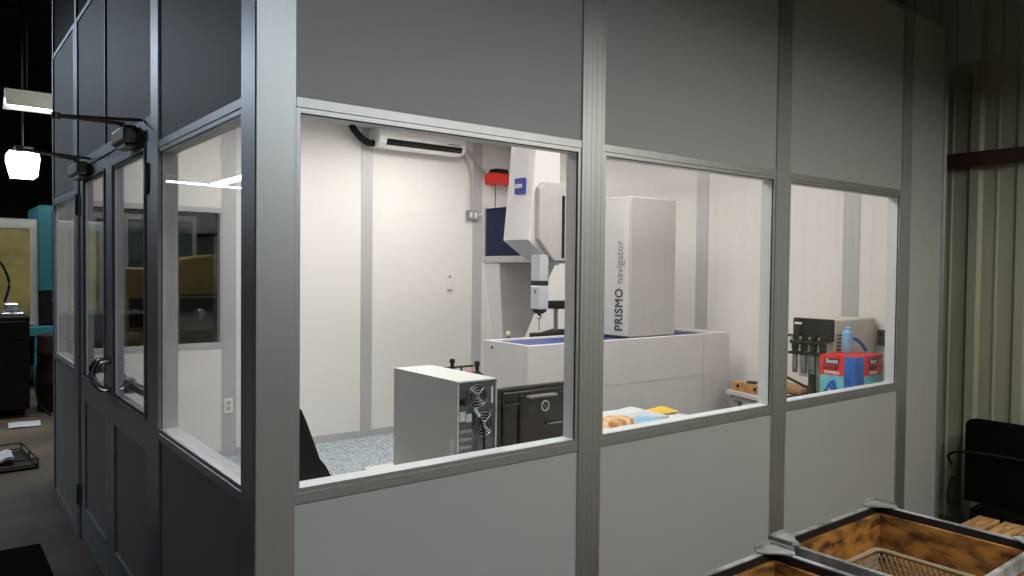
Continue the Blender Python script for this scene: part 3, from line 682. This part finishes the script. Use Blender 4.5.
tag(MB().box(3.625, 3.665, .93, .99, TZ + .0625, TZ + .078, .003).build('gauge_block', 'darkmetal'), 'low dark block lying on the lid of the wooden case', 'gauge')
tag(MB().grid(lambda u, v: (3.80 + .28 * u, .70 + .38 * v, TZ + .038 + .006 * math.sin(5 * u)), 8, 8, .028).build('cardboard_sheet', 'card'), 'flat brown cardboard lying on the work table left of the instrument', 'cardboard')
heap('plastic_bag', 'crumpled white plastic bag on the work table in front of the cardboard', 'bag', 'paper', 3.42, .385, 3.485, .48, TZ + .03, .03, 12, 0., .01)

ins = thing('bench_instrument', 'putty coloured bench instrument with a black front carrying knobs and silver cylinders', 'instrument', (3.85, .5, TZ))
IX0, IX1, IY0, IY1, IZ = 3.60, 4.095, .37, .60, 1.258
MB().box(IX0, IX1, IY0, IY1, .9, IZ, .006).box(IX0 + .14, IX1, IY0, IY1, TZ + .02, .9).build('cabinet', 'instr', ins)
MB().box(IX0 - .035, IX0 - .0005, IY0 - .004, IY1 + .02, 1.13, IZ + .005, .003).build('front_panel', 'black', ins)
MB().box(IX0 - .037, IX0 - .0355, IY1 - .04, IY1 + .01, 1.225, 1.237).build('label_plate', 'white', ins)
m = MB()
for r_ in (0, 1):
    for k in range(7): m.box(3.635 + r_ * .09, 3.70 + r_ * .09, IY0 - .002, IY0 + .001, 1.03 + k * .022, 1.04 + k * .022)
m.build('vent', 'textgrey', ins)
for k in range(4):
    y = IY0 + .03 + k * .06
    a_ = MB().lathe([(.02, 0), (.022, -.02), (.018, -.04), (.012, -.07)], (IX0 - .036, y, 1.15), 'x', 14).lathe([(.016, 1.06), (.022, 1.08), (.022, 1.11), (.01, 1.13)], (IX0 - .07, y, 0), 'z', 14).build('knob', 'black', ins)
    MB().lathe([(.009, -.071), (.009, -.078)], (IX0 - .036, y, 1.15), 'x', 12).build('knob_highlight', 'chrome', a_)  # bright discs added as small highlights on the black knobs
    MB().lathe([(.014, .93), (.017, .935), (.017, 1.045), (.010, 1.06)], (IX0 - .07, y, 0), 'z', 14).build('cylinder', 'steel', a_, smooth=True)
MB().tube([(IX0 - .09, IY0 + .02, 1.12), (IX0 - .09, IY1, 1.12)], .013, 10).box(IX0 - .1, IX0 - .02, IY0 + .01, IY1 + .01, 1.045, 1.06).tube([(IX0 - .09, IY1 - .01, 1.16), (IX0 - .13, IY1 + .05, 1.155), (IX0 - .12, IY1 + .09, 1.10)], .008, 8).build('manifold', 'black', ins)
MB().lathe([(.06, TZ + .0005), (.058, TZ + .02), (.035, TZ + .05), (.022, TZ + .1), (.022, .95)], (IX0 - .01, .50, 0), 'z', 20).build('pedestal', 'black', ins, smooth=True)
MB().tube([(IX0 - .02, .50, .83), (3.62, .78, TZ + .17), (3.63, .86, TZ + .2)], .009, 8).build('lever', 'black', ins)
MB().box(3.50, 3.76, .49, .70, TZ + .0005, TZ + .018, .004).build('base_plate', 'black', ins)

# towel box
bx_ = thing('towel_box', 'red and teal printed carton of shop towels on the work table by the window', 'box', (3.58, .26, TZ))
BX0, BX1, BY0, BY1, BZ = 3.425, 3.735, .145, .355, 1.07
MB().box(BX0, BX1, BY0, BY1, TZ + .0005, BZ - .002, .002).build('carton', 'boxteal', bx_)
def sleeve(y0, y1, x0, x1, z0, z1, m_, name):
    e = .0012
    return MB().box(BX0 - e, BX0, y0, y1, z0, z1).box(x0, x1, BY0 - e, BY0, z0, z1).build(name, m_, bx_)
MB().box(BX0 - .0012, BX1 + .001, BY0 - .0012, BY1 + .001, BZ - .0019, BZ).build('lid', 'boxred', bx_)
zr = .955
sleeve(BY0 + .065, BY1, BX0 + .10, BX1, zr, BZ - .002, 'boxred', 'red_print')
sleeve(BY0, BY0 + .064, BX0, BX0 + .099, TZ + .002, BZ - .002, 'boxblue', 'blue_print')
for (f, y, x) in (('l', BY0 + .137, 0), ('f', 0, BX0 + .205)):
    if f == 'l':
        MB().box(BX0 - .0028, BX0 - .0014, y - .045, y + .045, 1.018, 1.052, .0005).build('brand_patch', 'textblack', bx_)
        text('Scott', .034, 'textwhite', bx_, (BX0 - .003, y + .036, 1.025), (0, -1, 0), (0, 0, 1), 'lettering', .0008)
        text('SHOP', .038, 'textblack', bx_, (BX0 - .0016, y + .057, .985), (0, -1, 0), (0, 0, 1), 'lettering', .001)
        text('TOWELS', .024, 'textwhite', bx_, (BX0 - .0016, y + .05, .962), (0, -1, 0), (0, 0, 1), 'lettering', .0008)
    else:
        MB().box(x - .055, x + .055, BY0 - .0028, BY0 - .0014, 1.018, 1.052, .0005).build('brand_patch', 'textblack', bx_)
        text('Scott', .034, 'textwhite', bx_, (x - .042, BY0 - .003, 1.025), (1, 0, 0), (0, 0, 1), 'lettering', .0008)
        text('SHOP', .038, 'textblack', bx_, (x - .055, BY0 - .0016, .985), (1, 0, 0), (0, 0, 1), 'lettering', .001)
        text('TOWELS', .024, 'textwhite', bx_, (x - .05, BY0 - .0016, .962), (1, 0, 0), (0, 0, 1), 'lettering', .0008)
MB().prism([(BY0 + .09, .80), (BY0 + .16, .79), (BY0 + .19, .85), (BY0 + .15, .92), (BY0 + .12, .93), (BY0 + .10, .87)], BX0 - .0016, BX0 - .0008, 'x').build('picture_print', 'boxblue', bx_)
MB().prism([(BY0 + .10, .83), (BY0 + .14, .80), (BY0 + .16, .88), (BY0 + .12, .86)], BX0 - .0022, BX0 - .0017, 'x').build('picture_print', 'paper', bx_)
sb = thing('squeeze_bottle', 'pale blue squeeze bottle with a curved blue spout on top of the towel carton', 'bottle', (3.63, .29, BZ))
MB().lathe([(.028, BZ + .001), (.032, BZ + .01), (.032, BZ + .10), (.03, BZ + .12), (.016, BZ + .135)], (3.625, .30, 0), 'z', 20).build('body', 'ltblue', sb, smooth=True)
MB().lathe([(.018, BZ + .1355), (.018, BZ + .15), (.008, BZ + .155)], (3.625, .30, 0), 'z', 16).build('cap', 'ltblue', sb)
MB().tube(catmull([(3.64, .29, BZ + .085), (3.67, .27, BZ + .08), (3.70, .25, BZ + .05), (3.725, .235, BZ + .012)]), .010, 10).build('spout', 'blueplastic', sb, smooth=True)

# ------------------------------------------------------------ crates in front of the wall
def crate(label, x0, x1, y0, y1, zr=.475):
    t = thing('stacking_crate', label, 'crate', ((x0 + x1) / 2, (y0 + y1) / 2, 0), group='steel framed wooden crates in front of the wall')
    w = .02
    m = MB().box(x0, x1, y1 - w, y1, zr - .06, zr, .002).box(x0, x1, y0, y0 + w, zr - .06, zr, .002).box(x0, x0 + w, y0 + w, y1 - w, zr - .06, zr, .002).box(x1 - w, x1, y0 + w, y1 - w, zr - .06, zr, .002)
    m.build('rim', 'crate', t)
    d = w + .002
    m = MB().box(x0 + w, x1 - w, y1 - w - .004, y1 - w, zr - .07, zr - .006).box(x0 + w, x1 - w, y0 + w, y0 + w + .004, zr - .07, zr - .006).box(x0 + w, x0 + w + .004, y0 + w + .004, y1 - w - .004, zr - .07, zr - .006).box(x1 - w - .004, x1 - w, y0 + w + .004, y1 - w - .004, zr - .07, zr - .006)
    m.build('rim_lining', 'crateinner', t)
    e = w + .005; zb = .12; zt = zr - .035
    for q in ((x0 + e, x1 - e, y1 - e - .018, y1 - e), (x0 + e, x1 - e, y0 + e, y0 + e + .018), (x0 + e, x0 + e + .018, y0 + e + .019, y1 - e - .019), (x1 - e - .018, x1 - e, y0 + e + .019, y1 - e - .019)):
        MB().box(*q, zb, zt).build('side_board', 'wood', t)
    MB().box(x0 + .01, x1 - .01, y0 + .01, y1 - .01, zb - .03, zb - .001).build('bottom', 'wood', t)
    for (cx, sx) in ((x0, 1), (x1, -1)):
        for (cy, sy) in ((y0, 1), (y1, -1)):
            m = MB()
            a, b = sorted((cx, cx + sx * .045)); c, d_ = sorted((cy, cy + sy * .006))
            m.box(a, b, c, d_, 0, zr - .061)
            a, b = sorted((cx, cx + sx * .006)); c, d_ = sorted((cy + sy * .007, cy + sy * .045))
            m.box(a, b, c, d_, 0, zr - .061)
            m.build('corner_leg', 'crate', t)
            # stacking bracket: angle plate with clipped corners lying on the rim, with a raised lip
            o = .02; L = .085
            P = [(-o, -o), (L, -o), (L + .02, .008), (L - .005, .036), (.06, .05), (.05, .06), (.036, L - .005), (.008, L + .02), (-o, L)]
            poly = [(cx + sx * u, cy + sy * v) for u, v in P]
            br = MB().prism(poly, zr + .0005, zr + .006, 'z')
            lip = [(-o, -o), (L, -o), (L, -o + .005), (-o + .005, -o + .005), (-o + .005, L), (-o, L)]
            br.prism([(cx + sx * u, cy + sy * v) for u, v in lip], zr + .006, zr + .018, 'z')
            br.build('corner_bracket', 'crate', t)
    return t
crate('steel framed wooden crate holding a plastic basket in front of the wall', 1.985, 2.80, -.96, -.29)
crate('steel framed wooden crate standing left of the one with the basket', 1.10, 1.90, -.93, -.33)

bk_ = thing('plastic_basket', 'beige lattice plastic basket lying in the wooden crate', 'basket', (2.36, -.62, .12))
x0, x1, y0, y1, z0, z1 = 2.07, 2.56, -.88, -.42, .125, .35
def lattice(mk, n, nz=3):
    for k in range(n):
        for s_ in (0, 1):
            mk(k / n, (k + 1) / n, s_)
def side(pa, pb, n):
    m = MB(); pa, pb = Vector(pa), Vector(pb); zt, zb2 = z1 - .012, z0 + .01; rows = 4
    for r_ in range(rows):
        za = zb2 + (zt - zb2) * r_ / rows; zc = zb2 + (zt - zb2) * (r_ + 1) / rows
        for k in range(n):
            a, b = pa.lerp(pb, k / n), pa.lerp(pb, (k + 1) / n)
            m.tube([(a.x, a.y, za), (b.x, b.y, zc)], .0035, 4); m.tube([(b.x, b.y, za), (a.x, a.y, zc)], .0035, 4)
    m.build('lattice_side', 'basket', bk_)
i_ = .012
side((x0 + i_, y1 - i_, 0), (x1 - i_, y1 - i_, 0), 20); side((x0 + i_, y0 + i_, 0), (x1 - i_, y0 + i_, 0), 20)
side((x0 + i_, y0 + i_, 0), (x0 + i_, y1 - i_, 0), 19); side((x1 - i_, y0 + i_, 0), (x1 - i_, y1 - i_, 0), 19)
def rr_path(x0, x1, y0, y1, r, z):
    p = []
    for cx, cy, a0 in ((x1 - r, y1 - r, 0), (x0 + r, y1 - r, 90), (x0 + r, y0 + r, 180), (x1 - r, y0 + r, 270)):
        for k in range(6): p.append((cx + r * math.cos(R(a0 + 18 * k)), cy + r * math.sin(R(a0 + 18 * k)), z))
    return p + [p[0]]
MB().tube(rr_path(x0, x1, y0, y1, .03, z1), .009, 6).build('rim', 'basket', bk_, smooth=True)
m = MB()
for k in range(16):
    m.box(x0 + .01, x1 - .01, y0 + .015 + k * .027, y0 + .02 + k * .027, z0, z0 + .006)
for k in range(17): m.box(x0 + .01 + k * .027, x0 + .015 + k * .027, y0 + .01, y1 - .01, z0 + .0062, z0 + .011)
m.build('bottom_grid', 'basket', bk_)
m = MB()
for k in range(9): m.torus((2.36, -.60, z0 + .02), .02 + .013 * k, .003, 'z', 28)
m.build('wire_coil', 'basket', bk_)
tag(MB().box(2.578, 2.615, -.85, -.82, .335, .352, .008, 2).build('clip', 'green'), 'small lime green clip at the rim of the plastic basket', 'clip')

# ------------------------------------------------------------ things along the right-hand shop wall
bb = thing('machine_cover', 'large black rounded board standing against the corrugated wall', 'board', (4.22, -.8, 0))
pl = [(-.135, .2), (-.135, .655), (-.15, .68), (-.18, .69), (-1.6, .69), (-1.6, .2)]
MB().prism(pl, 4.19, 4.235, 'x', .006).build('board', 'rubber', bb)
MB().box(4.05, 4.36, -1.5, -.22, .09, .199, .005).build('plinth', 'rubber', bb)
for y in (-.3, -1.35): MB().box(4.06, 4.34, y - .03, y + .03, 0, .0895).build('foot', 'black', bb)
tag(MB().tube(catmull([(4.175, -1.2, .47), (4.16, -.6, .50), (4.15, -.2, .50), (4.17, -.06, .46), (4.28, -.03, .38)]), .008, 8).build('cable', 'black', smooth=True), 'black cable arching across the black board', 'cable')
tag(MB().tube(catmull([(4.30, -.03, .30), (4.2, -.05, .17), (4.05, -.2, .10), (3.9, -.12, .02), (3.7, -.1, .012)]), .010, 8).build('cable', 'black', smooth=True), 'black cable lying on the floor beside the pallet boards', 'cable')
pal = thing('pallet', 'low wooden pallet between the crate and the black board', 'pallet', (3.7, -.65, 0))
for k in range(5):
    MB().box(3.32, 4.03, -.28 - k * .13 - .105, -.28 - k * .13, .155, .175, .002).build('deck_board', 'board', pal)
for x in (3.34, 3.64, 3.94): MB().box(x, x + .07, -.92, -.285, 0, .1545).build('stringer', 'board', pal)

# ------------------------------------------------------------ workshop seen past the left end
mc = thing('machining_centre', 'machine tool with two tall sliding doors in pale frames beyond the aisle', 'machine', (-.3, 9.4, 0))
MB().box(-1.2, .46, 9.03, 10.4, .3, 2.1, .02).build('enclosure', 'frame', mc)
for x in (-1.1, -.36, .04):
    w = .33 if x > -.3 else .35
    d_ = MB().box(x, x + w, 9.0, 9.02, .84, 1.98).build('door', 'olive', mc)
    MB().box(x - .03, x, 8.99, 9.025, .8, 2.04).box(x + w, x + w + .03, 8.99, 9.025, .8, 2.04).box(x, x + w, 8.99, 9.025, 1.98, 2.04).box(x, x + w, 8.99, 9.025, .8, .84).build('door_frame', 'frame', d_)
MB().box(-1.2, .9, 8.85, 9.0, .66, .78, .01).build('chip_tray', 'teal', mc)
MB().box(.40, .56, 8.86, 8.98, .05, .655).build('leg', 'teal', mc)
MB().box(.46, .72, 9.0, 10.2, 1.2, 2.28, .02).build('column', 'teal', mc)
MB().box(.60, .64, 8.985, 8.999, 1.3, 2.2).build('column_groove', 'black', mc)
MB().box(.47, .95, 9.02, 10.0, .79, 1.19, .01).box(.3, .9, 9.03, 10.2, .3, .65).build('saddle', 'black', mc)
MB().box(.62, .70, 8.99, 9.019, 1.02, 1.05).box(.60, .64, 8.99, 9.019, 1.08, 1.12).build('fitting', 'steel', mc)
be = thing('tool_cabinet', 'black tool cabinet at the left edge beside the aisle', 'cabinet', (-.1, 7.4, 0))
MB().box(-1.3, .17, 7.0, 7.8, .08, 1.02, .01).build('body', 'black', be)
for k in range(4): d_ = MB().box(-.75, .14, 6.985, 6.999, .15 + k * .21, .34 + k * .21, .004).build('drawer', 'black', be)
for x in (-1.2, .05):
    MB().box(x, x + .08, 7.1, 7.7, 0, .0795).build('foot', 'black', be)
vi = thing('bench_vise', 'steel vise on top of the black tool cabinet', 'vise', (.05, 7.3, 1.02))
MB().box(-.06, .13, 7.1, 7.4, 1.0205, 1.05, .004).box(-.02, .09, 7.15, 7.25, 1.05, 1.14, .008).box(-.02, .09, 7.3, 7.38, 1.05, 1.14, .008).build('body', 'steel', vi)
MB().tube([(.035, 7.02, 1.09), (.035, 7.16, 1.09)], .014, 8).tube([(-.05, 7.03, 1.09), (.12, 7.03, 1.09)], .007, 6).build('screw', 'chrome', vi)
hs = tag(MB().tube(catmull([(-.02, 7.0 + .3, 1.15), (.02, 7.3, 1.35), (-.05, 7.3, 1.55), (-.15, 7.3, 1.6), (-.25, 7.3, 1.5)]), .012, 8).build('air_hose', 'black', smooth=True), 'black hose looping above the vise on the tool cabinet', 'hose')
mh = thing('drum', 'dark waste drum beside the left end of the room', 'drum', (.40, 7.3, 0))
MB().lathe([(.17, .0), (.18, .02), (.18, .3), (.186, .31), (.18, .32), (.18, .6), (.186, .61), (.18, .62), (.18, .78), (.17, .80), (.17, .79)], (.44, 7.3, 0), 'z', 28).build('body', 'girt', mh, smooth=True)
MB().torus((.44, 7.3, .64), .19, .006, 'z', 28).build('hoop', 'darkmetal', mh)
tag(MB().tube(catmull([(.25, 7.05, .6), (.22, 7.0, .3), (.26, 6.95, .1), (.34, 6.9, .012)]), .012, 8).build('air_hose', 'black', smooth=True), 'black hose hanging down in front of the waste drum', 'hose')
tag(MB().grid(lambda u, v: (-.06 + .26 * u + .02 * v, 6.42 + .28 * v, .012 + .003 * math.sin(6 * u)), 6, 6, .003).build('paper_sheet', 'paper'), 'white paper sheet lying on the concrete floor of the aisle', 'paper')
tr = thing('parts_tray', 'low wire and steel tray with rags on the aisle floor', 'tray', (-.25, 5.0, 0), R(4))
TX, TY = .22, .33
MB().box(-TX, TX, -TY, TY, .012, .018).build('base', 'darkmetal', tr, local=True)
m = MB()
for z in (.03, .075): m.tube([(-TX, -TY, z), (TX, -TY, z), (TX, TY, z), (-TX, TY, z), (-TX, -TY, z)], .006, 6)
for x in (-TX, TX):
    for y in (-TY, 0, TY): m.tube([(x, y, .0), (x, y, .075)], .006, 6)
m.build('rails', 'darkmetal', tr, local=True)
rag = MB().grid(lambda u, v: (-.16 + .26 * u, -.2 + .3 * v, .05 + .02 * math.sin(9 * u) * math.cos(7 * v)), 14, 14, .02).build('rag', 'paper', smooth=True)
rag.location = Vector((-.27, 5.0, .02)); tag(rag, 'pale crumpled rag lying in the low tray', 'rag')
tag(MB().box(-1.6, -.19, 1.9, 2.84, .0, .012, .003).build('floor_mat', 'rubber'), 'black rubber mat on the floor at the lower left', 'mat')

# machines seen through the window in the back wall
ym = thing('yellow_machine', 'dull yellow machine tool seen through the window in the back wall', 'machine', (.9, 8.0, 0))
MB().box(.98, 1.5, 6.6, 7.9, .0, 1.52, .02).build('body', 'yellowm', ym)
MB().box(1.5, 2.6, 7.0, 8.0, 0, 1.2, .02).build('table', 'darkmetal', ym)
MB().prism([(1.52, 1.2), (2.5, 1.2), (2.3, 1.55), (2.0, 1.68), (1.6, 1.62)], 7.1, 7.8, 'y', .02).build('saddle', 'yellowm', ym)
MB().box(1.0, 1.16, 6.585, 6.599, .9, 1.2).build('control_box', 'black', ym)
lamp = MB().tube([(2.2, 7.05, 1.6), (2.0, 7.0, 2.15), (1.9, 6.95, 2.45)], .02, 8).lathe([(.02, 2.44), (.07, 2.5), (.06, 2.56)], (1.9, 6.95, 0), 'z', 14).build('work_lamp_arm', 'black', ym)
for x, z in ((1.8, 1.0), (2.1, .95), (2.35, 1.05)): MB().lathe([(.06, 0), (.06, -.08), (.03, -.1)], (x, 7.0, z), 'y', 16).build('handwheel', 'steel', ym)
gm = thing('glazed_enclosure', 'grey green machine behind a pale glazed frame seen through the back wall window', 'machine', (.9, 9.2, 0))
MB().box(1.05, 2.3, 9.0, 10.2, .0, 2.15, .02).build('body', mat('grey_green_machine_paint', (92, 108, 104), .5, var=.3), gm)
MB().box(1.03, 2.32, 8.96, 8.999, 2.15, 2.22).box(1.03, 1.08, 8.96, 8.999, .9, 2.15).box(1.42, 1.46, 8.96, 8.999, .9, 2.15).box(2.27, 2.32, 8.96, 8.999, .9, 2.15).build('frame', 'frame', gm)
MB().box(1.09, 1.41, 8.97, 8.999, 1.0, 2.12).box(1.47, 2.26, 8.97, 8.999, 1.0, 2.12).build('window', 'glass', gm)
dm = thing('dark_lathe', 'dark machine with an angled arm behind the right part of the back wall window', 'machine', (3.1, 8.4, 0))
MB().box(2.65, 4.2, 7.9, 9.2, 0, 1.45, .03).box(2.75, 3.5, 8.0, 9.0, 1.45, 1.9, .04).build('body', 'darkmetal', dm)
MB().tube([(2.7, 7.8, 1.3), (2.6, 7.7, 1.9), (2.5, 7.6, 2.3)], .025, 8).build('arm', 'black', dm)
MB().lathe([(.10, 0), (.10, -.1), (.04, -.12)], (2.95, 7.9, 1.2), 'y', 18).build('chuck', 'steel', dm)

# ------------------------------------------------------------ camera, world, colour management
cam = bpy.data.cameras.new('camera'); co = bpy.data.objects.new('camera', cam); col.objects.link(co)
f, yaw, pitch, roll = 756.80179, .90681820, .02489146, .01057457
F = Vector((math.cos(yaw) * math.cos(pitch), math.sin(yaw) * math.cos(pitch), -math.sin(pitch)))
r0 = Vector((math.sin(yaw), -math.cos(yaw), 0)); u0 = r0.cross(F)
Rt = math.cos(roll) * r0 + math.sin(roll) * u0; Up = -math.sin(roll) * r0 + math.cos(roll) * u0
mx = Matrix((Rt, Up, -F)).transposed().to_4x4(); mx.translation = Vector((-.69971, -1.99701, 1.54437))
co.matrix_world = mx; cam.sensor_width = 36; cam.lens = f / 1024 * 36; cam.clip_start = .02; cam.clip_end = 100
sc_ = bpy.context.scene; sc_.camera = co
w = bpy.data.worlds.new('world'); sc_.world = w; w.use_nodes = True
w.node_tree.nodes['Background'].inputs[0].default_value = (.5, .6, .7, 1); w.node_tree.nodes['Background'].inputs[1].default_value = .016
vs = sc_.view_settings; vs.view_transform = 'Standard'; vs.look = 'None'; vs.gamma = 1; vs.use_curve_mapping = False; vs.exposure = 0
